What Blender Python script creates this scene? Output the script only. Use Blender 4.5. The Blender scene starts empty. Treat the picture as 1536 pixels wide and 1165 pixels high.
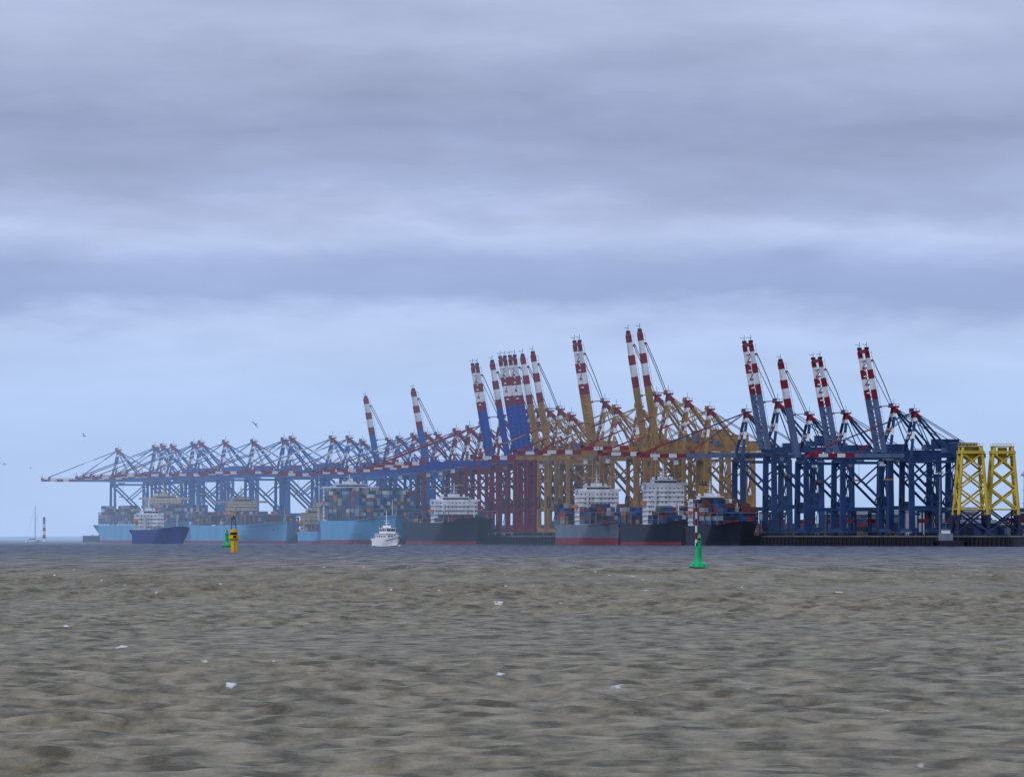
import bpy, math, random
import numpy as np
from mathutils import Vector, Matrix
random.seed(7)
R=random.Random(11)
scene=bpy.context.scene
scene.view_settings.view_transform='Standard'
scene.view_settings.look='None'
scene.view_settings.exposure=0

# ---------------------------------------------------------------- materials
MATS={}
def mat(name,col,rough=0.6,var=0.18,metal=0.0,scale=0.25,spec=0.3):
    if name in MATS: return MATS[name]
    m=bpy.data.materials.new(name); m.use_nodes=True
    nt=m.node_tree; b=nt.nodes['Principled BSDF']
    tc=nt.nodes.new('ShaderNodeTexCoord')
    mp=nt.nodes.new('ShaderNodeMapping'); mp.inputs['Scale'].default_value=(1,1,0.35)
    n=nt.nodes.new('ShaderNodeTexNoise'); n.inputs['Scale'].default_value=scale; n.inputs['Detail'].default_value=6
    r=nt.nodes.new('ShaderNodeValToRGB')
    c=Vector(col)
    r.color_ramp.elements[0].position=0.3; r.color_ramp.elements[1].position=0.7
    d=c*(1-var*1.6); l=c*(1+var*0.6)
    r.color_ramp.elements[0].color=(*d,1); r.color_ramp.elements[1].color=(*[min(1,x) for x in l],1)
    nt.links.new(tc.outputs['Object'],mp.inputs['Vector'])
    nt.links.new(mp.outputs['Vector'],n.inputs['Vector'])
    nt.links.new(n.outputs['Fac'],r.inputs['Fac'])
    nt.links.new(r.outputs['Color'],b.inputs['Base Color'])
    b.inputs['Roughness'].default_value=rough
    b.inputs['Metallic'].default_value=metal
    b.inputs['Specular IOR Level'].default_value=spec
    MATS[name]=m; return m

red=mat('paint_red',(0.22,0.008,0.022)); white=mat('paint_white',(0.72,0.75,0.80),var=0.16)
dark=mat('dark_steel',(0.010,0.014,0.03)); black=mat('rubber_black',(0.008,0.008,0.014))
skyblue=mat('crane_light_blue',(0.015,0.10,0.37)); deep=mat('crane_deep_blue',(0.005,0.05,0.36))
crim=mat('crane_crimson',(0.16,0.005,0.03)); ochre=mat('crane_ochre',(0.34,0.185,0.045),var=.25)
steel=mat('crane_steel_blue',(0.014,0.05,0.16),var=.25); palest=mat('crane_pale_blue',(0.10,0.15,0.28))
yellow=mat('jacket_yellow',(0.60,0.45,0.05),var=.25); glass=mat('window_glass',(0.02,0.03,0.05),rough=0.2,spec=0.5)
grey=mat('steel_grey',(0.15,0.18,0.25))

# ---------------------------------------------------------------- mesh builder
class MB:
    def __init__(s,mats): s.v=[];s.f=[];s.m=[];s.mats=mats
    def mi(s,m):
        if m not in s.mats: s.mats.append(m)
        return s.mats.index(m)
    def hexa(s,pts,m):
        o=len(s.v); s.v+= [tuple(p) for p in pts]; k=s.mi(m)
        for q in ((0,3,2,1),(4,5,6,7),(0,1,5,4),(1,2,6,5),(2,3,7,6),(3,0,4,7)):
            s.f.append(tuple(o+i for i in q)); s.m.append(k)
    def box(s,c,d,m):
        x,y,z=c; a,b,e=d[0]/2,d[1]/2,d[2]/2
        s.hexa([(x-a,y-b,z-e),(x+a,y-b,z-e),(x+a,y+b,z-e),(x-a,y+b,z-e),(x-a,y-b,z+e),(x+a,y-b,z+e),(x+a,y+b,z+e),(x-a,y+b,z+e)],m)
    def beam(s,p,q,w,h,m,w2=None,h2=None):
        p=Vector(p);q=Vector(q);d=(q-p).normalized()
        j=1+R.uniform(-.01,.01); w*=j; h*=j
        w2=(w2 or w)*1.0; h2=(h2 or h)*1.0
        up=Vector((0,0,1)) if abs(d.z)<0.95 else Vector((1,0,0))
        a=d.cross(up).normalized(); b=a.cross(d).normalized()
        s.hexa([p-a*w/2-b*h/2,p+a*w/2-b*h/2,p+a*w/2+b*h/2,p-a*w/2+b*h/2,
                q-a*w2/2-b*h2/2,q+a*w2/2-b*h2/2,q+a*w2/2+b*h2/2,q-a*w2/2+b*h2/2],m)
    def tube(s,p,q,r1,r2,m,n=10):
        p=Vector(p);q=Vector(q);d=(q-p).normalized()
        up=Vector((0,0,1)) if abs(d.z)<0.95 else Vector((1,0,0))
        a=d.cross(up).normalized(); b=a.cross(d).normalized(); o=len(s.v); k=s.mi(m)
        for c,r in ((p,r1),(q,r2)):
            for i in range(n):
                t=2*math.pi*i/n; s.v.append(tuple(c+a*math.cos(t)*r+b*math.sin(t)*r))
        for i in range(n):
            s.f.append((o+i,o+(i+1)%n,o+n+(i+1)%n,o+n+i)); s.m.append(k)
        s.f.append(tuple(o+i for i in range(n))[::-1]); s.m.append(k)
        s.f.append(tuple(o+n+i for i in range(n))); s.m.append(k)
    def stripes(s,p,q,w,h,segs):
        p=Vector(p);q=Vector(q);a=0
        for fr,m in segs:
            s.beam(p.lerp(q,a),p.lerp(q,fr),w,h,m); a=fr
    def mesh(s,name):
        me=bpy.data.meshes.new(name); me.from_pydata(s.v,[],s.f)
        for m in s.mats: me.materials.append(m)
        me.polygons.foreach_set('material_index',s.m); me.update(); return me
def put(name,me,loc=(0,0,0),rz=0,sc=(1,1,1)):
    o=bpy.data.objects.new(name,me); scene.collection.objects.link(o)
    o.location=loc; o.rotation_euler=(0,0,rz); o.scale=sc; return o

# ---------------------------------------------------------------- quay frame
U=Vector((-0.25,0.968,0)).normalized(); N=Vector((-0.968,-0.25,0)).normalized()
Q0=Vector((240,4167,0)); DECK=6.0
def P(s,w=0,z=0): return Q0+U*s+N*w+Vector((0,0,z))
A_CR=math.atan2(N.y,N.x); A_SH=math.atan2(-U.y,-U.x)

# ---------------------------------------------------------------- cranes
def crane(name,leg,gird,boomc,raised,sep,reel=True,inc=0.0,afr=None,far=False,lw=2.4):
    b=MB([]); H=47.0; G=-30.0
    afr=afr or gird
    for x in (0,G):
        b.beam((x,-12,3.2),(x,12,3.2),1.8,2.2,leg)
        for y in (-10,10):
            b.box((x,y,0.9),(1.4,7,1.5),dark)
            for k in (-2.4,-0.8,0.8,2.4): b.tube((x-0.9,y+k,0.45),(x+0.9,y+k,0.45),0.45,0.45,black,8)
            yt=y*0.86
            b.beam((x,y,4),(x,yt,H),1.9,lw,leg,1.7,lw*.9)
        b.beam((x,-9.2,16.5),(x,9.2,16.5),1.4,2.2,leg)
        b.beam((x,-9.6,H-0.2),(x,9.6,H-0.2),1.7,2.6,leg)
    for y in (-9.5,9.5):
        b.beam((0,y,16.5),(G,y,16.5),1.3,2.3,leg)
        b.beam((-1,y*.93,H-2),(G+1,y,18),1.0,1.4,leg)
        b.beam((0,y*.92,H-1.4),(G,y*.92,H-1.4),0.9,1.6,leg)
        b.beam((-15,y*.96,32),(G,y*.92,H-2),0.7,0.9,leg)
    b.beam((G,-9,18),(G,8.6,H-3),0.7,0.7,leg); b.beam((G-0.7,9,18),(G-0.7,-8.6,H-3),0.7,0.7,leg)
    hy=sep/2
    for y in (-hy,hy):
        b.beam((-50,y,H+2.4),(3,y,H+2.4),1.5,2.8,gird)
        b.beam((-50,y*1.0+math.copysign(1.5,y),H+4.6),(3,y+math.copysign(1.5,y),H+4.6),.14,.14,gird)
        for x in range(-50,3,3):
            b.beam((x,y+math.copysign(1.5,y),H+3.2),(x,y+math.copysign(1.5,y),H+4.6),.12,.12,gird)
    for x in range(-50,3,6): b.beam((x,-hy,H+1.9),(x,hy,H+1.9),.7,.9,gird)
    b.box((-37,0,H+7.2),(15,8.4,5.6),gird); b.box((-37,0,H+10.25),(15.6,9,0.4),grey)
    for k in range(5): b.box((-42+k*2.6,-4.25,H+7.6),(1.2,.12,1.1),dark)
    b.box((-24.5,2.4,H+5.6),(5,3.4,3.2),palest); b.box((-47.5,0,H+5.0),(3,5,2.4),grey)
    AZ=76.0; AX=-5.0
    sg=[(.42,afr),(.58,white),(.80,afr),(.88,white),(1.0,red)]
    for y in (-1,1):
        b.stripes((0,8.2*y,H+1),(AX,2.0*y,AZ),1.3,1.6,sg)
        b.stripes((G,7.6*y,H+1),(AX-1,2.0*y,AZ-.5),1.0,1.2,[(.9,afr),(1,red)])
        b.beam((G*.55,hy*y,H+3.5),(AX,2.1*y,AZ-1),.5,.5,afr)
        b.beam((-48,hy*y,H+3.6),(AX,2.3*y,AZ),.42,.42,afr)
    b.beam((-2.6,-5.2,H+15),(-2.6,5.2,H+15),.9,1,red)
    b.beam((-1.5,-6.4,H+8),(-3.8,4.0,H+21),.5,.5,afr)
    b.box((AX,0,AZ+.6),(5,6.4,1.0),red); b.box((AX+1.8,0,AZ+1.9),(1.4,4.6,1.6),afr)
    for y in (-3.1,3.1):
        for x in (-2.3,0,2.3): b.beam((AX+x,y,AZ+1),(AX+x,y,AZ+2.4),.14,.14,red)
        b.beam((AX-2.4,y,AZ+2.4),(AX+2.4,y,AZ+2.4),.14,.14,red)
    b.beam((AX,0,AZ+2),(AX,0,AZ+5.5),.22,.22,grey)
    Hn=Vector((3,0,H+2.4)); ang=math.radians(79.5 if raised else inc)
    D=Vector((math.cos(ang),0,math.sin(ang))); Pp=Vector((-math.sin(ang),0,math.cos(ang))); L=61.0
    seg=[(18,boomc),(32,boomc),(38,red),(43,white),(49,red),(55,white),(61,red)]
    if raised: seg=[(32,boomc),(38,red),(44.5,white),(50,red),(57,white),(61,red)]
    BH=3.2 if raised else 2.5
    for y in (-hy,hy):
        a=0
        Y=Vector((0,y,0))
        for e,m in seg:
            b.beam(Hn+D*a+Y,Hn+D*e+Y,1.6,BH if e<55 else BH*.8,m); a=e
        oy=Vector((0,math.copysign(1.4,y),0))
        b.beam(Hn+Y+oy+Pp*2.3,Hn+Y+oy+Pp*2.3+D*L,.14,.14,boomc)
        for k in range(0,61,3): b.beam(Hn+Y+oy+Pp*.8+D*k,Hn+Y+oy+Pp*2.3+D*k,.12,.12,boomc)
        for t in (27,55): b.beam(Hn+Y+Pp*1.1+D*t,Hn+Y+Pp*3.0+D*t,1.0,1.2,red)
    sgn=1
    for k in range(1,61,5):
        m=boomc if k<32 else (white if (k//5)%2 else red)
        b.beam(Hn+D*k+Vector((0,-hy,0)),Hn+D*k+Vector((0,hy,0)),.7,.9,m)
        if k<56: b.beam(Hn+D*k+Vector((0,-hy*sgn,0)),Hn+D*(k+5)+Vector((0,hy*sgn,0)),.35,.4,m); sgn*=-1
    b.beam(Hn+D*61+Vector((0,-hy-1.6,0)),Hn+D*61+Vector((0,hy+1.6,0)),1.4,2.2,red)
    tip=Hn+D*61.5
    for yy in ((-hy,hy) if sep>8 else (0,)):
        tt=tip+Vector((0,yy,0))
        b.box(tuple(tt+Vector((0,0,1.2))),(2.2,2.4,1.6),dark)
        b.beam(tt,tt+Vector((0,0,5)),.25,.25,dark); b.beam(tt+Vector((0,0,3.2)),tt+Vector((2.6,0,3.6)),.25,.25,dark)
    for y in (-1,1):
        ap=Vector((AX+1,2.2*y,AZ))
        for t,w in ((27,.42),(55,.42)):
            q=Hn+D*t+Pp*3+Vector((0,hy*y,0))
            if raised:
                mid=ap.lerp(q,.55)+Vector((3.2,0,-1.0 if t==27 else 2.0))*(-1 if t==27 else -.2)
                b.beam(ap,mid,w,w,grey); b.beam(mid,q,w,w,grey)
            else:
                b.stripes(ap,q,w,w,[(.35,afr),(.5,red if not far else white),(.75,afr),(1,red)])
    tx=-12 if raised else R.choice((12,20,-8))
    b.box((tx,0,H-.1),(5,sep+1,1.0),grey); b.box((tx+4.5,0,H-2.6),(2.6,2.4,2.8),white); b.box((tx+5.9,0,H-2.6),(.2,2.1,1.8),glass)
    for sx in (-1.5,1.5): b.beam((tx+sx,0,H-.5),(tx+sx,0,H-12),.16,.16,dark)
    b.box((tx,0,H-12.4),(2.4,12,.9),ochre)
    for k in range(9):
        z0=5+k*4.6; s0=1 if k%2 else -1
        b.beam((G-2.6,-8-2.2*s0,z0),(G-2.6,-8+2.2*s0,z0+4.6),.5,.22,grey)
        b.box((G-2.6,-8+2.4*s0,z0+4.7),(1.4,1.2,.16),grey)
    b.beam((G-3.4,-10.4,4),(G-3.4,-10.4,H),.16,.16,grey); b.beam((G-3.4,-5.6,4),(G-3.4,-5.6,H),.16,.16,grey)
    b.box((G+2.2,6.5,21),(3.0,4.0,7.0),leg); b.box((-2.4,-6,19.4),(3.6,3.2,3.4),leg)
    if reel:
        for i in range(16):
            t0=2*math.pi*i/16;t1=2*math.pi*(i+1)/16
            b.beam((2.4,-3+3.6*math.cos(t0)-0,20+3.6*math.sin(t0)),(2.4,-3+3.6*math.cos(t1),20+3.6*math.sin(t1)),.7,.7,dark)
            b.beam((G-1.6+3.8*math.cos(t0),-11.6,21+3.8*math.sin(t0)),(G-1.6+3.8*math.cos(t1),-11.6,21+3.8*math.sin(t1)),.8,.6,dark)
        for i in range(4):
            t0=math.pi*i/4
            b.beam((G-1.6+3.8*math.cos(t0),-11.6,21+3.8*math.sin(t0)),(G-1.6-3.8*math.cos(t0),-11.6,21-3.8*math.sin(t0)),.3,.3,dark)
    return b.mesh(name)

LIB={}
def getcrane(zone,raised,sep):
    k=(zone,raised,sep)
    if k not in LIB:
        c={'sky':(skyblue,skyblue,skyblue),'red':(crim,deep,deep),'och':(ochre,ochre,ochre),'ste':(steel,steel,palest)}[zone]
        af={'sky':skyblue,'red':crim,'och':ochre,'ste':steel}[zone]
        LIB[k]=crane('crane_%s_%s_%g'%(zone,'up' if raised else 'down',sep),*c,raised,sep,afr=af,far=(zone=='sky'),lw={'sky':2.2,'red':2.6,'och':2.6,'ste':3.6}[zone])
    return LIB[k]
CR=[(2365,'sky',0,6,.98),(2205,'sky',0,6,.99),(2172,'sky',0,6,1.0),(2130,'sky',0,6,.99),(2046,'sky',0,6,1.0),(2017,'sky',0,6,1.01),
(1921,'sky',0,6,1.0),(1813,'sky',0,6,.99),(1701,'sky',0,6,.99),(1672,'sky',0,6,1.0),(1532,'sky',0,6,.98),(1475,'sky',0,6,.97),
(1430,'sky',0,6,.93),(1345,'sky',1,6,.93),(1312,'sky',0,6,.94),(1266,'sky',0,6,.96),(1225,'red',0,6,.96),(1194,'sky',1,6,.955),(1138,'red',0,6,.98),
(1100,'red',0,6,1.0),(1062,'red',0,6,1.03),(1009,'red',1,13,1.08),(960,'red',1,4,1.09),(931,'red',1,13,1.11),(904,'red',1,13,1.11),(876,'och',1,4,1.11),
(848,'och',1,4,1.12),(818,'och',0,6,1.06),(732,'och',1,13,1.16),(703,'och',0,6,1.10),(647,'och',0,6,1.10),(604,'och',1,4,1.185),
(576,'och',1,4,1.19),(531,'och',0,6,1.12),(480,'och',0,6,1.04),(397,'ste',0,6,1.0),(329,'ste',1,14,1.065),(261,'ste',1,4,.95),(186,'ste',1,14,.945),(92,'ste',1,14,.975),(52,'ste',0,6,.93)]
for s,z,up,sep,sc in CR:
    put('container_crane',getcrane(z,up,sep),P(s,0,DECK),A_CR,(1.0 if sc>1.05 else sc,1,sc))

# ---------------------------------------------------------------- quay and land
conc=mat('quay_concrete',(0.13,0.13,0.14),var=.3,scale=.05); wallm=mat('quay_wall_steel',(0.012,0.016,0.03),var=.3)
b=MB([])
a0,a1=P(-900,4),P(2480,4); c0,c1=P(-900,-2600),P(2480,-700)
b.hexa([(a0.x,a0.y,-4),(c0.x,c0.y,-4),(c1.x,c1.y,-4),(a1.x,a1.y,-4),(a0.x,a0.y,DECK-.9),(c0.x,c0.y,DECK-.9),(c1.x,c1.y,DECK-.9),(a1.x,a1.y,DECK-.9)],wallm)
d0,d1=P(-900,4.6),P(2480.5,4.6)
b.hexa([(d0.x,d0.y,DECK-.9),(c0.x,c0.y,DECK-.9),(c1.x,c1.y,DECK-.9),(d1.x,d1.y,DECK-.9),(d0.x,d0.y,DECK),(c0.x,c0.y,DECK),(c1.x,c1.y,DECK),(d1.x,d1.y,DECK)],conc)
for i in range(-150,2480,8):
    p=P(i,4.9); b.tube((p.x,p.y,-2),(p.x,p.y,5.0),.6,.6,black,6)
    if i%24==0:
        q=P(i+4,5.2); b.beam((q.x,q.y,.8),(q.x,q.y,5.4),1.8,1.0,dark)
for i in range(-140,2470,30):
    p=P(i,3.4); b.tube((p.x,p.y,DECK-.1),(p.x,p.y,DECK+.9),.35,.5,dark,8)
for w in (0,-30):
    p=P(-700,w);q=P(2470,w); b.beam((p.x,p.y,DECK+.06),(q.x,q.y,DECK+.06),.3,.16,dark)
put('quay',b.mesh('quay'))

CC=[mat('box_red',(.20,.025,.025)),mat('box_brown',(.12,.035,.025)),mat('box_blue',(.015,.06,.22)),mat('box_grey',(.24,.28,.33)),
    mat('box_navy',(.008,.02,.07)),mat('box_green',(.015,.09,.07)),mat('box_orange',(.36,.13,.03)),mat('box_white',(.5,.53,.58)),mat('box_teal',(.03,.15,.22))]
WT=[4,5,6,2,6,1.5,1.0,1.0,1]
WTG=[1.5,2,6,6,5,1,.5,1.5,2]
WTD=[1.5,3,7,.8,10,1,.5,.4,1]
def cbox(b,x,y,z,l=12.19,wts=WT):
    b.box((x,y,z+1.29),(l,2.40,2.56),R.choices(CC,wts)[0])
for (s0,w0,ns,nw,mx,wt) in [(40,-66,16,8,4,WTD),(250,-66,12,8,4,WTD),(-40,-120,6,8,3,WTD),(420,-70,14,7,3,WT),(640,-72,18,6,3,WT),(900,-72,20,6,4,WTD),(1250,-80,22,6,3,WTG),(1650,-80,22,6,3,WTG),(2050,-80,22,6,3,WTG)]:
    b=MB([])
    for i in range(ns):
        for j in range(nw):
            h=R.choice([1,2,2,3,3,mx])
            for k in range(h):
                b.box((-j*4.2,-i*12.9,k*2.6+1.3),(2.44,12.19,2.58),R.choices(CC,wt)[0])
    put('container_stack',b.mesh('container_stack'),P(s0,w0,DECK),A_CR)

# straddle carriers
b=MB([])
for y in (-2.2,2.2):
    b.beam((-4.6,y,1.6),(4.6,y,1.6),.9,1.1,steel)
    for x in (-4,4): b.beam((x,y,1.6),(x,y,14),.7,.8,steel)
    b.beam((-4.4,y,14),(4.4,y,14),.8,1.0,steel)
    for x in (-3.6,-1.2,1.2,3.6): b.tube((x,y-.3,.7),(x,y+.3,.7),.7,.7,black,12)
for x in (-4,4): b.beam((x,-2.3,14.2),(x,2.3,14.2),.8,.9,steel)
b.box((4.4,1.2,12.2),(1.8,1.6,2),glass); b.box((0,0,15.1),(4.5,3.2,1.3),grey); b.box((0,0,8.5),(12,2.3,2.4),CC[0])
b.beam((0,-1,14),(0,-1,9.6),.12,.12,dark);b.beam((0,1,14),(0,1,9.6),.12,.12,dark)
me=b.mesh('straddle_carrier')
for s in (5,20,48,75,110,150,200,225,250,300,360,385,450,560,680,700,760,780,800,870,985,1180,1400,1700):
    put('straddle_carrier',me,P(s+R.uniform(-8,8),R.uniform(-52,-8),DECK),A_CR+R.choice((0,1.57)))

# light masts
b=MB([])
b.tube((0,0,0),(0,0,38),.6,.35,grey,8); b.tube((0,0,37),(0,0,38),1.8,1.8,grey,10)
for z in (12,20,28): b.tube((0,0,z),(0,0,z+.3),1.1,1.1,grey,8)
for i in range(8):
    t=i*math.pi/4; b.box((2.1*math.cos(t),2.1*math.sin(t),37.2),(.8,.8,.6),white); b.beam((1.8*math.cos(t),1.8*math.sin(t),38),(1.8*math.cos(t),1.8*math.sin(t),39.2),.1,.1,grey)
me=b.mesh('light_mast')
for s,w in ((-60,-60),(10,-150),(140,-160),(290,-170),(430,-150),(700,-160),(1000,-150),(1500,-150),(1900,-150)): put('light_mast',me,P(s,w,DECK))
for X,Y in ((244.5,4110+80),(261,4350),(296,4220),(304,4350)): put('light_mast',me,(X,Y,DECK),0,(1.15,1.15,.95))

# warehouses
def warehouse(l,w,h,m):
    b=MB([])
    b.box((0,0,h/2),(l,w,h),m)
    o=len(b.v)
    b.v+=[(-l/2-.6,-w/2-.6,h+.02),(l/2+.6,-w/2-.6,h+.02),(l/2+.6,w/2+.6,h+.02),(-l/2-.6,w/2+.6,h+.02),(-l/2-.6,0,h+w*.12),(l/2+.6,0,h+w*.12)]
    k=b.mi(grey)
    for f in ((0,1,5,4),(2,3,4,5),(1,2,5),(3,0,4)): b.f.append(tuple(o+i for i in f)); b.m.append(k)
    n=int(l/9)
    for i in range(n):
        x=-l/2+l*(i+.5)/n
        b.box((x,-w/2-.06,2.3),(4,.14,4.6),dark if i%2 else steel); b.box((x,-w/2-.05,h-1.3),(6,.12,1.0),glass)
    return b.mesh('warehouse')
for X,Y,l,w,h,m in ((262,4200,30,18,7,steel),(296,4215,40,20,6,mat('cladding_grey',(.10,.13,.2))),(255,4370,44,24,14,mat('cladding_white',(.42,.46,.55))),(322,4330,50,20,13,steel),(230,4560,70,24,13,mat('cladding_grey',(.10,.13,.2)))):
    put('warehouse',warehouse(l,w,h,m),(X,Y,DECK),R.uniform(-.15,.1))

# ---------------------------------------------------------------- offshore jackets
jd=mat('jacket_dark',(.012,.02,.06))
def jacket():
    b=MB([]); Ht=44.0
    def leg(z,sx,sy):
        r=9.2-(9.2-5.8)*z/Ht; return Vector((sx*r,sy*r,z))
    lv=[2,14,25,35,Ht]
    for sx in (-1,1):
        for sy in (-1,1):
            b.tube(leg(0,sx,sy),leg(11,sx,sy),1.0,1.0,jd,10); b.tube(leg(11,sx,sy),leg(Ht,sx,sy),.98,.85,yellow,10)
            b.tube(leg(-.0,sx,sy),leg(2.4,sx,sy),1.9,1.7,jd,12)
    cs=[(-1,-1),(1,-1),(1,1),(-1,1)]
    for i in range(4):
        p=cs[i];q=cs[(i+1)%4]
        for a,c in zip(lv[:-1],lv[1:]):
            m=jd if a<10 else yellow
            b.tube(leg(a,*p),leg(c,*q),.5,.5,m,8); b.tube(leg(a,*q),leg(c,*p),.5,.5,m,8)
        b.tube(leg(14,*p),leg(14,*q),.4,.4,yellow,8)
    b.box((0,0,Ht+.4),(13.8,13.8,1.5),yellow)
    for x in (-5.2,5.2):
        for y in (-5.2,5.2): b.tube((x,y,Ht+1),(x,y,Ht+3.4),1.1,.8,yellow,10)
    b.tube((0,0,Ht-5),(0,0,Ht+3.0),2.7,2.7,yellow,16); b.box((0,0,Ht+3.6),(12.2,12.2,.6),yellow)
    for i in range(7):
        for y in (-6.0,6.0): b.beam((-6.0+i*2.0,y,Ht+3.8),(-6.0+i*2.0,y,Ht+5),.14,.14,yellow)
    for y in (-6.0,6.0): b.beam((-6.1,y,Ht+5),(6.1,y,Ht+5),.16,.16,yellow)
    for sx in (-1,1): b.tube((0,0,Ht-4),leg(Ht-.5,sx,-1),.6,.6,yellow,8); b.tube((0,0,Ht-4),leg(Ht-.5,sx,1),.6,.6,yellow,8)
    return b.mesh('offshore_jacket')
me=jacket(); put('offshore_jacket',me,(259.5,4150,DECK),.12,(1,1,1.06)); put('offshore_jacket',me,(278,4158,DECK),.05,(1,1,1.06))

# ---------------------------------------------------------------- ships
def hull(b,L,B,H,hm,bm,deckm,boot=2.0,sheer=3.0,rake=7.0,full=.80,n=44):
    zs=[-1.5,boot,H*.45,H*.75,1.0]
    rings=[]
    for i in range(n+1):
        t=i/n; t=1-(1-t)**1.6 if t>0 else 0
        x0=t*(L-rake)
        bow=max(0,(t-.80)/.20)
        HH=H+sheer*bow**1.5
        row=[]
        for k,z in enumerate(zs):
            zz=z if k<4 else HH
            fr=max(0,min(1,zz/HH))
            st=full*(.80+.20*fr)
            e=max(0,(t-st)/(1-st)); pw=1.35+1.5*fr
            hb=B/2*(1-e**pw)
            if t<.10: hb*=1-(1-fr)*.5*(1-t/.10)*1-(.04*(1-t/.1))
            x=x0+rake*(fr**1.3)*bow**2
            row.append((x,max(hb,.02 if k<4 else .25),zz))
        rings.append(row)
    nz=len(zs)
    for sgn in (1,-1):
        o=len(b.v)
        for row in rings:
            for (x,hb,z) in row: b.v.append((x,hb*sgn,z))
        for i in range(n):
            for k in range(nz-1):
                q=(o+i*nz+k,o+(i+1)*nz+k,o+(i+1)*nz+k+1,o+i*nz+k+1)
                b.f.append(q if sgn<0 else q[::-1]); b.m.append(b.mi(bm if k==0 else hm))
    o=len(b.v)
    for row in rings:
        x,hb,z=row[-1]; b.v+=[(x,hb,z-1.1),(x,-hb,z-1.1)]
    for i in range(n): b.f.append((o+2*i,o+2*i+1,o+2*i+3,o+2*i+2)); b.m.append(b.mi(deckm))
    o=len(b.v)
    for (x,hb,z) in rings[0]: b.v+=[(x-.01,hb,z),(x-.01,-hb,z)]
    for k in range(nz-1): b.f.append((o+2*k,o+2*k+1,o+2*k+3,o+2*k+2)); b.m.append(b.mi(hm))
    for sgn in (-1,1):
        b.box((L-rake*1.9,sgn*B*.20,H*.74),(1.6,.8,1.8),dark)
    return rings
def house(b,x,B,z0,h,wm,l=12,wf=.86):
    nst=max(2,int(h/3)); y=B*wf
    b.box((x,0,z0+h/2),(l,y,h),wm)
    for k in range(nst):
        z=z0+3*k+1.9
        if k: b.box((x,0,z0+3*k),(l+1.2,y+1.0,.22),wm)
        nw=int(y/2.6)
        for i in range(nw):
            yy=-y/2+y*(i+.5)/nw
            if R.random()<.8: b.box((x+l/2+.03,yy,z),(.12,.8,.8),glass)
        for i in range(int(l/2.6)):
            for sg in (-1,1): b.box((x-l/2+1.4+i*2.6,sg*(y/2+.03),z),(.9,.12,.9),glass)
    b.box((x+l/2+.5,-y*.30,z0+h*.45),(1.0,1.4,h*.86),wm); b.box((x+l/2+.6,y*.22,z0+h*.4),(1.2,2.2,h*.3),wm)
    zt=z0+h
    b.box((x+.5,0,zt+1.5),(l*.7,y*.62,3),wm); b.box((x+.5+l*.35+.05,0,zt+1.9),(.14,y*.6,1.1),glass)
    b.box((x+1,0,zt+.2),(4.5,B*1.0,.5),wm); b.box((x+3.2,0,zt+.9),(.2,B*1.0,1.2),wm)
    b.box((x,0,zt+3.2),(l*.75,y*.66,.3),wm); b.box((x-1,0,zt+4.3),(4,y*.25,2),wm)
    b.tube((x,0,zt+3),(x,0,zt+13),.6,.25,wm,8); b.beam((x,-3,zt+8.5),(x,3,zt+8.5),.3,.3,wm); b.box((x+.6,0,zt+6.4),(.5,4,.4),white)
    b.beam((x,-2,zt+10.6),(x,2,zt+10.6),.25,.25,wm)
    for sg in (-1,1): b.tube((x-2,sg*y*.25,zt+3.3),(x-2,sg*y*.25,zt+5),.9,.9,white,10); b.box((x,sg*(y/2+1.2),z0+h*.55),(7,2,2),mat('lifeboat',(.6,.18,.04)))
def funnel(b,x,B,z0,h,m,m2):
    b.hexa([(x-4,-3.2,z0),(x+4,-3.2,z0),(x+4,3.2,z0),(x-4,3.2,z0),(x-3.4,-2.6,z0+h),(x+3,-2.6,z0+h),(x+3,2.6,z0+h),(x-3.4,2.6,z0+h)],m)
    b.box((x,0,z0+h+.3),(5.6,4.6,1),m2)
    for y in (-1,1): b.tube((x,y,z0+h),(x-.4,y,z0+h+2.8),.5,.4,black,8)
def ship(L,B,H,hm,bm,wm,hx,hh,tiers,fm,wts=WT,boot=2.0,rake=7.0,gear=False,sheer=3.0,fh=3,wf=.86):
    b=MB([]); hull(b,L,B,H,hm,bm,mat('deck_red',(.14,.05,.04)),boot=boot,rake=rake,sheer=sheer)
    x=L*.06+6; rows=int((B-1)/2.5)
    xh=hx*L
    while x<L*.90:
        if abs(x-xh)<15 or abs(x-(xh-16))<8: x+=4; continue
        fr=x/L
        r=rows
        if fr>.80: r=max(4,int(rows*(1-((fr-.80)/.22)**1.5)))
        base=R.randint(*tiers)
        if fr>.82: base=max(1,base-2)
        for j in range(r):
            h=max(1,base+R.choice((0,0,0,-1,-1,-2,0)))
            for k in range(h): cbox(b,x,(j-(r-1)/2)*2.5,H+.6+k*2.62,wts=wts)
        b.beam((x+6.9,-B/2+.4,H),(x+6.9,-B/2+.4,H+8),.5,.4,grey); b.beam((x+6.9,B/2-.4,H),(x+6.9,B/2-.4,H+8),.5,.4,grey)
        b.beam((x+6.9,-B/2+.5,H+7.9),(x+6.9,B/2-.5,H+7.9),.4,.4,grey)
        x+=14.2
    house(b,xh,B,H,hh,wm,wf=wf); funnel(b,xh-13,B,H,hh+fh,fm,dark)
    b.tube((L-12,0,H+sheer-1),(L-12,0,H+sheer+11),.45,.25,wm,8); b.beam((L-12,-1.6,H+sheer+8),(L-12,1.6,H+sheer+8),.25,.25,wm)
    if gear:
        for f in (.35,.62):
            b.tube((L*f,0,H),(L*f,0,H+20),1.5,1.3,wm,10); b.box((L*f,0,H+20.5),(3.4,3.4,3),wm)
            b.beam((L*f+1,0,H+19),(L*f+24,-1,H+22),1.2,1.2,wm,.6,.6)
    return b.mesh('container_ship')
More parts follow.
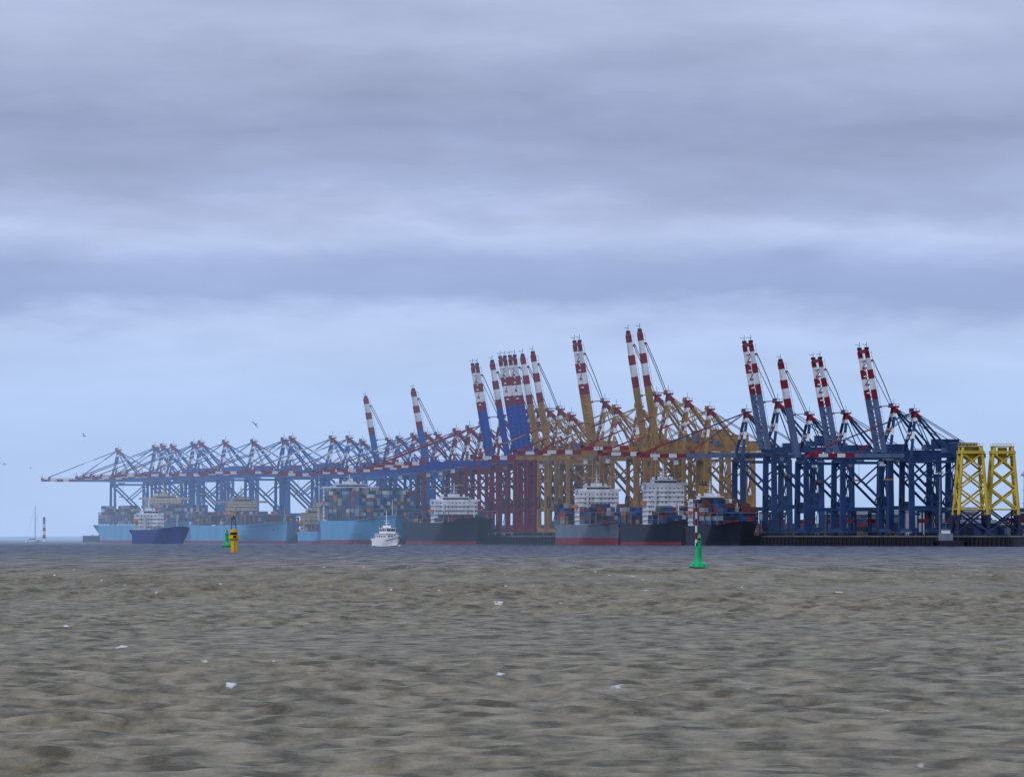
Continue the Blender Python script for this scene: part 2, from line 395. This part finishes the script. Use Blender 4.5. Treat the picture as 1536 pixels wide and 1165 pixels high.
lb=mat('hull_light_blue',(.10,.36,.62),var=.12,scale=.06); nav=mat('hull_navy',(.008,.011,.03)); gy=mat('hull_grey',(.15,.18,.25),scale=.06)
rb=mat('boot_red',(.24,.02,.04)); cream=mat('house_cream',(.46,.39,.28),var=.15); funb=mat('funnel_blue',(.05,.2,.4)); hb=mat('hull_blue',(.003,.022,.21))
hw=mat('house_white',(.68,.71,.77),var=.18)
SH=[
 (1868,345,43,15,lb,rb,cream,.58,21,(4,6),cream,WTG,dict(wf=.62)),
 (1547,290,42,14,lb,rb,cream,.42,18,(3,4),cream,WT,dict(wf=.55,gear=False)),
 (1418,100,22,9,lb,rb,cream,.18,13,(1,2),cream,WT,dict(gear=True,sheer=2)),
 (1186,165,44,17,lb,mat('boot_brown',(.22,.04,.05)),hw,.10,24,(8,9),funb,WTG,dict(sheer=4,boot=3)),
 (960,155,36,15,nav,rb,hw,.55,15,(2,3),dark,[4,4,2,1,4,1,1,.3,.3],dict(sheer=4)),
 (596,118,31,13,gy,rb,hw,.50,22,(4,5),hw,WT,dict(boot=4.5)),
 (448,105,30,13,nav,rb,hw,.55,25,(4,5),funb,WT,dict(wf=.8)),
 (318,84,29,12,nav,nav,hw,.14,15,(5,6),ochre,[3,6,6,1,8,1,1.6,.5,.5],dict(fh=10))]
for tip,L,B,H,hm,bm,wm,hx,hh,ti,fm,wts,kw in SH:
    put('container_ship',ship(L,B,H,hm,bm,wm,hx,hh,ti,fm,wts,**kw),P(tip+L,6+B/2),A_SH)

# blue tanker under way
b=MB([]); hull(b,95,25,11,hb,hb,mat('deck_red',(.14,.05,.04)),boot=1.0,rake=5,sheer=3)
house(b,14,23,11,12,hw,l=14); funnel(b,3.5,20,11,13,hb,dark)
b.tube((55,-6,12.5),(55,6,12.5),.5,.5,grey,8)
for x in range(28,80,6): b.tube((x,-3,11.6),(x,3,11.6),.25,.25,grey,6); b.tube((x,0,11),(x,0,13.2),.6,.6,grey,8)
b.beam((24,0,12),(84,0,12),.9,.9,grey); b.tube((84,0,12),(84,0,22),.35,.2,white,8)
b.tube((50,0,11),(50,0,18),.5,.4,white,8); b.beam((50,0,17),(60,0,19),.5,.5,white)
put('tanker_ship',b.mesh('tanker_ship'),(-268,5330,0),math.atan2(-.93,.36),(.92,.92,.92))

# work barges with deck crane
b=MB([]); hull(b,46,12,3.2,dark,dark,grey,boot=.4,sheer=.6,rake=3,full=.9)
b.box((7,0,5.2),(8,7,4),grey); b.box((7,0,8.2),(5,5,2.2),hw); b.box((9.56,0,8.4),(.14,4.4,1),glass); b.box((7,0,9.4),(6,6,.25),grey)
b.tube((7,0,9.5),(7,0,14.5),.2,.1,grey,6); b.beam((7,-1,12.6),(7,1,12.6),.12,.12,grey)
b.box((26,0,4.4),(5,4.4,2.6),steel); b.beam((27,0,5.4),(41,0,15),.8,.8,steel,.4,.4); b.beam((41,0,15),(41,0,6),.1,.1,dark)
for i in range(10): b.beam((2+i*4,-5.6,3),(2+i*4,-5.6,4.6),.1,.1,grey)
for i in range(5): b.tube((12+i*3,4,3),(12+i*3,4,4.2),.7,.7,steel,8)
me=b.mesh('work_barge')
put('work_barge',me,(236,4108,0),-.1); put('work_barge',me,(296,4085,0),2.9)

# white pilot vessel
wb=mat('boat_white',(.85,.86,.9),var=.04)
b=MB([]); hull(b,27,9.6,4.4,wb,wb,grey,boot=.35,sheer=2.0,rake=3,full=.7)
b.box((11,0,5.4),(14,7.2,3.4),wb); b.box((11,0,7.2),(15,8.2,.2),wb)
b.box((12.5,0,8.7),(8.5,5.8,2.9),wb); b.box((12.8,0,10.25),(9.4,6.8,.2),wb)
for i in range(5): b.box((16.8,-2.1+i*1.05,9.0),(.12,.8,1.2),glass)
for sg in (-1,1):
    for i in range(4): b.box((9.4+i*2,sg*2.93,9.0),(1.3,.12,1.2),glass)
    for i in range(6): b.box((5.4+i*2.2,sg*3.63,5.6),(1.0,.12,1.0),glass)
    for i in range(9): b.beam((1+i*3,sg*4.4*(1 if i<6 else 1-.2*(i-5)),4),(1+i*3,sg*4.4*(1 if i<6 else 1-.2*(i-5)),5.6),.08,.08,wb)
for i in range(3): b.box((18.05,-1.8+i*1.8,5.7),(.12,.9,.9),glass)
b.box((12,0,11),(3.4,3.2,1.4),wb)
b.tube((11.5,0,11),(11.2,0,20),.3,.14,wb,8); b.beam((11.3,-1.8,14.2),(11.3,1.8,14.2),.18,.18,wb); b.box((12,0,13),(.4,2.6,.35),wb); b.beam((11.3,-1.2,17),(11.3,1.2,17),.14,.14,wb)
b.tube((6.6,0,7),(6.3,0,11.4),.9,.8,mat('funnel_grey',(.4,.42,.45)),10); b.tube((3,0,4.5),(3,0,11.5),.12,.08,wb,6); b.beam((3,0,10.8),(10.5,0,15),.06,.06,grey)
foam=mat('foam_white',(.8,.82,.85),var=.1)
for i in range(70):
    t=R.random(); sg=R.choice((-1,1)); x=27-t*40; y=sg*(.8+t*7.5+R.uniform(-.5,.5))
    b.tube((x,y,-.1),(x-.4,y,.15+R.uniform(.1,.8)*(1-t)),R.uniform(.3,1.2),.1,foam,7)
put('pilot_boat',b.mesh('pilot_boat'),(-76,4140,0),math.radians(-62))

# ---------------------------------------------------------------- buoys
bg=mat('buoy_green',(.0,.50,.16),var=.2,scale=1.2,rough=.45); by=mat('buoy_yellow',(.85,.50,.0),var=.12,scale=1.0,rough=.45)
def green_buoy():
    b=MB([])
    prof=[(-.6,1.5),(.05,1.72),(.35,1.72),(.42,1.5),(.9,1.35),(1.35,.78),(1.9,.62),(3.6,.52),(3.7,.60),(3.9,.60)]
    for (z0,r0),(z1,r1) in zip(prof[:-1],prof[1:]):
        b.tube((0,0,z0),(0,0,z1),r0,r1,dark if z1<.4 else bg,24)
    for i in range(4):
        t=i*math.pi/2+.4; c,s=math.cos(t),math.sin(t)
        b.tube((c*.55,s*.55,3.9),(c*.4,s*.4,5.0),.05,.05,bg,6); b.tube((c*1.4,s*1.4,.5),(c*1.4,s*1.4,.95),.07,.07,bg,6)
    b.tube((0,0,4.95),(0,0,5.05),.5,.5,bg,16); b.tube((0,0,5.05),(0,0,5.5),.2,.2,glass,10)
    b.tube((0,0,5.5),(0,0,5.58),.26,.26,dark,10); b.tube((0,0,3.9),(0,0,4.7),.34,.34,bg,12)
    b.tube((0,0,5.6),(0,0,6.4),.38,.03,bg,14)
    for s in (-1,1): b.box((s*.45,0,4.4),(.08,.6,.6),dark)
    for k in range(7): b.box((0,-.62,1.7+k*.3),(.4,.06,.05),bg)
    return b.mesh('green_buoy')
gme=green_buoy()
o=put('green_buoy',gme,(33.5,1320,0)); o.rotation_euler=(.02,.03,.4)
o=put('green_buoy',gme,(-150,3860,0),.3,(1.6,1.6,1.5))
b=MB([])
b.tube((0,0,-1),(0,0,4.2),1.15,1.15,by,20); b.tube((0,0,4.2),(0,0,4.9),1.17,1.9,by,20); b.tube((0,0,4.9),(0,0,6.2),1.9,1.9,by,20)
b.tube((0,0,6.2),(0,0,7.2),1.5,1.35,dark,20); b.tube((0,0,7.2),(0,0,8.2),1.5,1.5,by,20)
for i in range(4):
    t=i*math.pi/2+.6; c,s=math.cos(t),math.sin(t)
    b.tube((c*1.3,s*1.3,8.2),(c*.8,s*.8,12),.09,.09,dark,6)
    t2=t+math.pi/2; b.tube((c*1.3,s*1.3,8.2),(math.cos(t2)*.8,math.sin(t2)*.8,12),.06,.06,dark,6)
    b.tube((c*1.8,s*1.8,6.2),(c*1.8,s*1.8,7.2),.06,.06,by,6)
b.tube((0,0,12),(0,0,12.2),1.0,1.0,dark,14); b.tube((0,0,12.2),(0,0,13),.35,.3,glass,10)
b.beam((-.9,0,13.3),(.9,0,14.3),.22,.22,by); b.beam((-.9,0.03,14.3),(.9,0.03,13.3),.22,.22,by); b.tube((0,0,13),(0,0,13.9),.08,.08,dark,6)
b.box((0,-1.95,5.6),(1.2,.08,.9),dark)
for k in range(12): b.box((0,-1.2,.3+k*.36),(.5,.1,.07),dark)
o=put('yellow_buoy',b.mesh('yellow_buoy'),(-100,2640,0)); o.rotation_euler=(.0,-.02,.2)

def beacon(h,r=.055):
    b=MB([]); n=6
    for i in range(n): b.tube((0,0,h*i/n),(0,0,h*(i+1)/n),h*r*(1-.06*i),h*r*(1-.06*(i+1)),red if i%2 else white,14)
    b.tube((0,0,h),(0,0,h+.3),h*r*1.4,h*r*1.4,dark,14); b.tube((0,0,h+.3),(0,0,h*1.09),h*r*.65,h*r*.65,glass,12); b.tube((0,0,h*1.09),(0,0,h*1.15),h*r,.02,red,12)
    b.tube((0,0,-1),(0,0,.5),h*r*1.9,h*r*1.7,grey,14)
    return b.mesh('beacon_tower')
put('beacon_tower',beacon(20,.08),(-421,6600,0)); put('beacon_tower',beacon(23,.032),(102.5,4080,0))

# sailboat
b=MB([]); hull(b,17,4.6,1.6,white,dark,grey,boot=.2,sheer=.6,rake=2.5,full=.55)
b.box((7.5,0,1.6),(6,2.4,.9),white); b.tube((9.5,0,1),(9.5,0,33),.28,.16,dark,8); b.tube((9.5,0,2.4),(3,0,2.6),.14,.12,dark,6)
b.tube((9.4,0,2.9),(3,0,3.0),.35,.28,mat('sail_cover',(.03,.05,.12)),8)
for p in ((16.5,0,1.8),(.4,0,1.4),(9.4,2.1,1.5),(9.4,-2.1,1.5)): b.tube(p,(9.5,0,32.5),.06,.05,dark,4)
b.beam((9.5,-1.8,20),(9.5,1.8,20),.12,.12,dark)
put('sailboat',b.mesh('sailboat'),(-434,6550,0),.6)

# ---------------------------------------------------------------- seagulls
def gull(flap):
    b=MB([]); w=mat('gull_white',(.75,.75,.76),var=.05); g=mat('gull_grey',(.22,.24,.27),var=.1)
    pr=[(-.30,.01),(-.2,.05),(-.05,.085),(.08,.08),(.17,.05),(.22,.055),(.27,.04),(.30,.012),(.36,.006)]
    for (x0,r0),(x1,r1) in zip(pr[:-1],pr[1:]): b.tube((x0,0,.0),(x1,0,.01),r0,r1,w if x1<.31 else ochre,8)
    b.hexa([(-.42,-.09,0),(-.25,-.03,-.01),(-.25,.03,-.01),(-.42,.09,0),(-.42,-.09,.01),(-.25,-.03,.01),(-.25,.03,.01),(-.42,.09,.01)],w)
    for s in (-1,1):
        pts=[(0,.05,0,.20),(.04,.28,flap*.5,.17),(.0,.48,flap*.55,.13),(-.12,.70,flap*.35,.03)]
        for a,c in zip(pts[:-1],pts[1:]):
            b.hexa([(a[0]-a[3]/2,a[1]*s,a[2]),(a[0]+a[3]/2,a[1]*s,a[2]),(c[0]+c[3]/2,c[1]*s,c[2]),(c[0]-c[3]/2,c[1]*s,c[2]),
                    (a[0]-a[3]/2,a[1]*s,a[2]+.015),(a[0]+a[3]/2,a[1]*s,a[2]+.02),(c[0]+c[3]/2,c[1]*s,c[2]+.02),(c[0]-c[3]/2,c[1]*s,c[2]+.015)],dark if a[1]>.4 else g if a[1]<.2 else w)
    return b.mesh('seagull')
g1=gull(.35); g2=gull(-.2)
for me,loc,rot in ((g1,(-58.4,1000,19.6),(.45,.1,.5)),(g2,(-35.0,1000,21.2),(.7,.1,2.4)),(g1,(-97,1400,19.6),(.3,.2,1.0)),(g2,(-105,1600,20.8),(.4,0,.2)),(g1,(-10,1900,19),(.4,0,2.0))):
    o=put('seagull',me,loc); o.rotation_euler=rot

# ---------------------------------------------------------------- water
x=np.arange(-120,120.01,.45,dtype=np.float32); y=np.arange(140,1600.01,.75,dtype=np.float32)
X,Y=np.meshgrid(x,y); nx,ny=len(x),len(y)
Z=np.zeros_like(X); DX=np.zeros_like(X); DY=np.zeros_like(X)
rs=np.random.RandomState(3)
fade=np.clip((X-x[0])/10,0,1)*np.clip((x[-1]-X)/10,0,1)*np.clip((Y-y[0])/15,0,1)*np.clip((y[-1]-Y)/400,0,1)
for i in range(56):
    lam=1.5*(8.0/1.5)**(rs.rand()); k=2*math.pi/lam; th=math.radians(-105+rs.randn()*46)
    am=.0072*lam**.86; ph=rs.rand()*6.28
    kx,ky=k*math.cos(th),k*math.sin(th); arg=kx*X+ky*Y+ph
    c=np.cos(arg); s=np.sin(arg); Z+=am*c; DX-=am*.95*s*math.cos(th); DY-=am*.95*s*math.sin(th)
near=.66+.40*np.clip((Y-250)/700,0,1)
gust=(1+.35*np.sin(X*.035+Y*.011)+.28*np.sin(X*-.06+Y*.023+1)+.2*np.sin(X*.13+Y*.041+2))*fade*near
Z*=gust; X2=X+DX*gust; Y2=Y+DY*gust
co=np.stack([X2.ravel(),Y2.ravel(),Z.ravel()],1)
xs=[-30000,float(x[0]),float(x[-1]),30000]; ys=[-3000,float(y[0]),float(y[-1]),45000]
ex=np.array([(a,c,0) for c in ys for a in xs],dtype=np.float32)
nb=len(co); co=np.concatenate([co,ex])
ii=np.arange(nx-1)[None,:]+np.arange(ny-1)[:,None]*nx
F=np.stack([ii,ii+1,ii+nx+1,ii+nx],-1).reshape(-1,4)
ef=[(nb+r*4+c,nb+r*4+c+1,nb+r*4+c+5,nb+r*4+c+4) for r in range(3) for c in range(3) if not(r==1 and c==1)]
F=np.concatenate([F,np.array(ef)]).astype(np.int32)
me=bpy.data.meshes.new('water'); me.vertices.add(len(co)); me.vertices.foreach_set('co',co.ravel())
me.loops.add(F.size); me.loops.foreach_set('vertex_index',F.ravel())
me.polygons.add(len(F)); me.polygons.foreach_set('loop_start',np.arange(0,F.size,4,dtype=np.int32))
me.update(calc_edges=True); me.polygons.foreach_set('use_smooth',np.ones(len(F),dtype=bool)); me.validate()
m=bpy.data.materials.new('river_water'); m.use_nodes=True; nt=m.node_tree; lk=nt.links.new
nt.nodes.remove(nt.nodes['Principled BSDF']); mo=nt.nodes['Material Output']
def nd(t,**k):
    n=nt.nodes.new(t)
    for a,v in k.items(): setattr(n,a,v)
    return n
tc=nd('ShaderNodeTexCoord')
def noise(sc,scale=1,det=4,ro=.5):
    mp=nd('ShaderNodeMapping'); mp.inputs['Scale'].default_value=sc; lk(tc.outputs['Object'],mp.inputs['Vector'])
    n=nd('ShaderNodeTexNoise'); n.inputs['Scale'].default_value=scale; n.inputs['Detail'].default_value=det; n.inputs['Roughness'].default_value=ro; lk(mp.outputs['Vector'],n.inputs['Vector']); return n
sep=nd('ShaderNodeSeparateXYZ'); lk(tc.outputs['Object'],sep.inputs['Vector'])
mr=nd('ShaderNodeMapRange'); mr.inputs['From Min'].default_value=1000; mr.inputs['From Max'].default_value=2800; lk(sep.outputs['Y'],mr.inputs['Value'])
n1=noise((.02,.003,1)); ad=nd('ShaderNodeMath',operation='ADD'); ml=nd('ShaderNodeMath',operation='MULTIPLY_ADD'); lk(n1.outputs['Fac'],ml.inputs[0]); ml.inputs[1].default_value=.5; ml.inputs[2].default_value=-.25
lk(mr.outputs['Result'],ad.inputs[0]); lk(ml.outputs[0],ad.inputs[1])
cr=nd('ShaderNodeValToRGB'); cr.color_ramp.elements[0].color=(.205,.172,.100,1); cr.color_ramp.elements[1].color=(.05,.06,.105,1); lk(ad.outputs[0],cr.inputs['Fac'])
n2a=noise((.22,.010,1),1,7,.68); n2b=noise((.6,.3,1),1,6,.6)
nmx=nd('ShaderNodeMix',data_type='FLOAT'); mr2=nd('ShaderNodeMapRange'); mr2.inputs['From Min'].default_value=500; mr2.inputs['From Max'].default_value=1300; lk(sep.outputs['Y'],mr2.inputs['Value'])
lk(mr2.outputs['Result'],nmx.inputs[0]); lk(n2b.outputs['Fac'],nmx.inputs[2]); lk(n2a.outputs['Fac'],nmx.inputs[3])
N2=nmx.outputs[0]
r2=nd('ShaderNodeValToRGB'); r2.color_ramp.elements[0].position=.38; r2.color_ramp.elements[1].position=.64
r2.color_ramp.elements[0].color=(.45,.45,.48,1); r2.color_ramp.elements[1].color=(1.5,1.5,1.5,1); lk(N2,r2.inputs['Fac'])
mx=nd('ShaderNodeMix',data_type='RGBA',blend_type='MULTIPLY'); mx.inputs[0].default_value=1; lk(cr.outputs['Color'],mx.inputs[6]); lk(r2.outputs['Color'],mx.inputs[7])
n3=noise((.6,.05,1),1,3); r3=nd('ShaderNodeValToRGB'); r3.color_ramp.elements[0].position=.715; r3.color_ramp.elements[1].position=.745; lk(n3.outputs['Fac'],r3.inputs['Fac'])
mx2=nd('ShaderNodeMix',data_type='RGBA'); lk(r3.outputs['Color'],mx2.inputs[0]); lk(mx.outputs[2],mx2.inputs[6]); mx2.inputs[7].default_value=(.7,.72,.75,1)
n4=noise((2.6,1.7,1),1,6,.62); bp=nd('ShaderNodeBump'); bp.inputs['Strength'].default_value=1.0; bp.inputs['Distance'].default_value=.2; lk(n4.outputs['Fac'],bp.inputs['Height'])
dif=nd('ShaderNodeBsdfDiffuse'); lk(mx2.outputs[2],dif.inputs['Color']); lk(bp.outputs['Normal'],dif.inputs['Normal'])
gl=nd('ShaderNodeBsdfGlossy'); gl.inputs['Roughness'].default_value=.15; gl.inputs['Color'].default_value=(.85,.88,.90,1); lk(bp.outputs['Normal'],gl.inputs['Normal'])
fr=nd('ShaderNodeFresnel'); fr.inputs['IOR'].default_value=1.33; lk(bp.outputs['Normal'],fr.inputs['Normal'])
fm=nd('ShaderNodeMapRange'); fm.inputs['To Min'].default_value=.03; fm.inputs['To Max'].default_value=.37; fm.inputs['From Min'].default_value=.02; fm.inputs['From Max'].default_value=.8; lk(fr.outputs['Fac'],fm.inputs['Value'])
fx=nd('ShaderNodeMath',operation='MULTIPLY'); n5=nd('ShaderNodeMapRange'); n5.inputs['From Min'].default_value=.35; n5.inputs['From Max'].default_value=.65; n5.inputs['To Min'].default_value=.5; n5.inputs['To Max'].default_value=1.2
lk(N2,n5.inputs['Value']); lk(fm.outputs['Result'],fx.inputs[0]); lk(n5.outputs['Result'],fx.inputs[1])
msw=nd('ShaderNodeMixShader'); lk(fx.outputs[0],msw.inputs[0]); lk(dif.outputs[0],msw.inputs[1]); lk(gl.outputs[0],msw.inputs[2]); lk(msw.outputs[0],mo.inputs['Surface'])
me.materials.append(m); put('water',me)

# ---------------------------------------------------------------- haze box over the port: airlight put in as volume emission, plus absorption
b=MB([]); vm=bpy.data.materials.new('emissive_haze'); vm.use_nodes=True; vt=vm.node_tree; vt.nodes.remove(vt.nodes['Principled BSDF'])
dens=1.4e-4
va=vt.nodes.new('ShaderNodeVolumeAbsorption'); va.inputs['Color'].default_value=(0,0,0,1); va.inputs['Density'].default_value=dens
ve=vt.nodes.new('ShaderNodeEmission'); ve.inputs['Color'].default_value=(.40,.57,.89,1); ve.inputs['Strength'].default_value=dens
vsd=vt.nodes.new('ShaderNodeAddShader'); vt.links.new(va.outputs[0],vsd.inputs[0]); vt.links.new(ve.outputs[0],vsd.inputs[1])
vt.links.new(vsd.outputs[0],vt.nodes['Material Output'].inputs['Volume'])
b.box((0,8350,110),(16000,7900,240),vm); put('emissive_haze',b.mesh('emissive_haze'))

# ---------------------------------------------------------------- sky
w=bpy.data.worlds.new('World'); scene.world=w; w.use_nodes=True; nt=w.node_tree; lk=nt.links.new
bgd=nt.nodes['Background']; out=nt.nodes['World Output']
sky=nt.nodes.new('ShaderNodeTexSky'); sky.sky_type='NISHITA'; sky.sun_disc=False
EL,AZ=math.radians(42),math.radians(215)
sky.sun_elevation=EL; sky.sun_rotation=AZ
lk(sky.outputs['Color'],bgd.inputs['Color']); bgd.inputs['Strength'].default_value=.09
tc=nd('ShaderNodeTexCoord'); sp=nd('ShaderNodeSeparateXYZ'); lk(tc.outputs['Generated'],sp.inputs[0])
def wn(sc,scale,det,rough=.55):
    mp=nd('ShaderNodeMapping'); mp.inputs['Scale'].default_value=sc; lk(tc.outputs['Generated'],mp.inputs['Vector'])
    n=nd('ShaderNodeTexNoise'); n.inputs['Scale'].default_value=scale; n.inputs['Detail'].default_value=det; n.inputs['Roughness'].default_value=rough; lk(mp.outputs['Vector'],n.inputs['Vector']); return n
def mth(op,a,c,d=None):
    n=nd('ShaderNodeMath',operation=op)
    for i,v in enumerate((a,c,d)):
        if v is None: continue
        if isinstance(v,(int,float)): n.inputs[i].default_value=v
        else: lk(v,n.inputs[i])
    return n.outputs[0]
na=wn((16,16,60),1.3,6); nb2=wn((24,24,110),1.2,7,.5); nc=wn((60,60,190),1.1,8,.55)
t=mth('MULTIPLY',sp.outputs['Z'],10.0)
t=mth('ADD',t,mth('MULTIPLY_ADD',na.outputs['Fac'],.15,-.075))
t=mth('ADD',t,mth('MULTIPLY_ADD',nc.outputs['Fac'],.06,-.03))
ramp=nd('ShaderNodeValToRGB'); e=ramp.color_ramp.elements
def L3(r,g,b2):
    f=lambda c:((c/255+.055)/1.055)**2.4
    return (f(r),f(g),f(b2),1)
st=[(0,(186,207,243)),(.14,(192,211,245)),(.235,(200,215,247)),(.275,(189,203,238)),(.315,(148,163,205)),(.37,(156,171,213)),(.42,(184,197,232)),(.46,(162,176,213)),(.56,(146,158,194)),(.7,(174,186,218)),(.85,(156,168,202)),(1,(184,195,222))]
e[0].position=0; e[0].color=L3(*st[0][1]); e[1].position=1; e[1].color=L3(*st[-1][1])
for p,c in st[1:-1]:
    q=e.new(p); q.color=L3(*c)
lk(t,ramp.inputs['Fac'])
g=mth('MULTIPLY_ADD',nb2.outputs['Fac'],.6,.73)
mxc=nd('ShaderNodeMix',data_type='RGBA',blend_type='MULTIPLY'); mxc.inputs[0].default_value=1; lk(ramp.outputs['Color'],mxc.inputs[6]); lk(g,mxc.inputs[7])
bg2=nd('ShaderNodeBackground'); lk(mxc.outputs[2],bg2.inputs['Color']); bg2.inputs['Strength'].default_value=1.0
ms=nd('ShaderNodeMixShader'); ms.inputs[0].default_value=.97; lk(bgd.outputs[0],ms.inputs[1]); lk(bg2.outputs[0],ms.inputs[2]); lk(ms.outputs[0],out.inputs['Surface'])

sl=bpy.data.lights.new('sun','SUN'); sl.energy=1.1; sl.angle=math.radians(12); sl.color=(1,.97,.93)
so=bpy.data.objects.new('sun',sl); scene.collection.objects.link(so)
dv=Vector((math.sin(AZ)*math.cos(EL),math.cos(AZ)*math.cos(EL),math.sin(EL)))
so.rotation_euler=dv.to_track_quat('Z','Y').to_euler(); so.location=(0,0,500)

cam=bpy.data.cameras.new('camera'); cam.lens=257.8; cam.sensor_width=36; cam.clip_end=80000; cam.clip_start=1
co_=bpy.data.objects.new('camera',cam); scene.collection.objects.link(co_); co_.location=(0,0,6); co_.rotation_euler=(math.radians(90+1.148),0,0)
scene.camera=co_
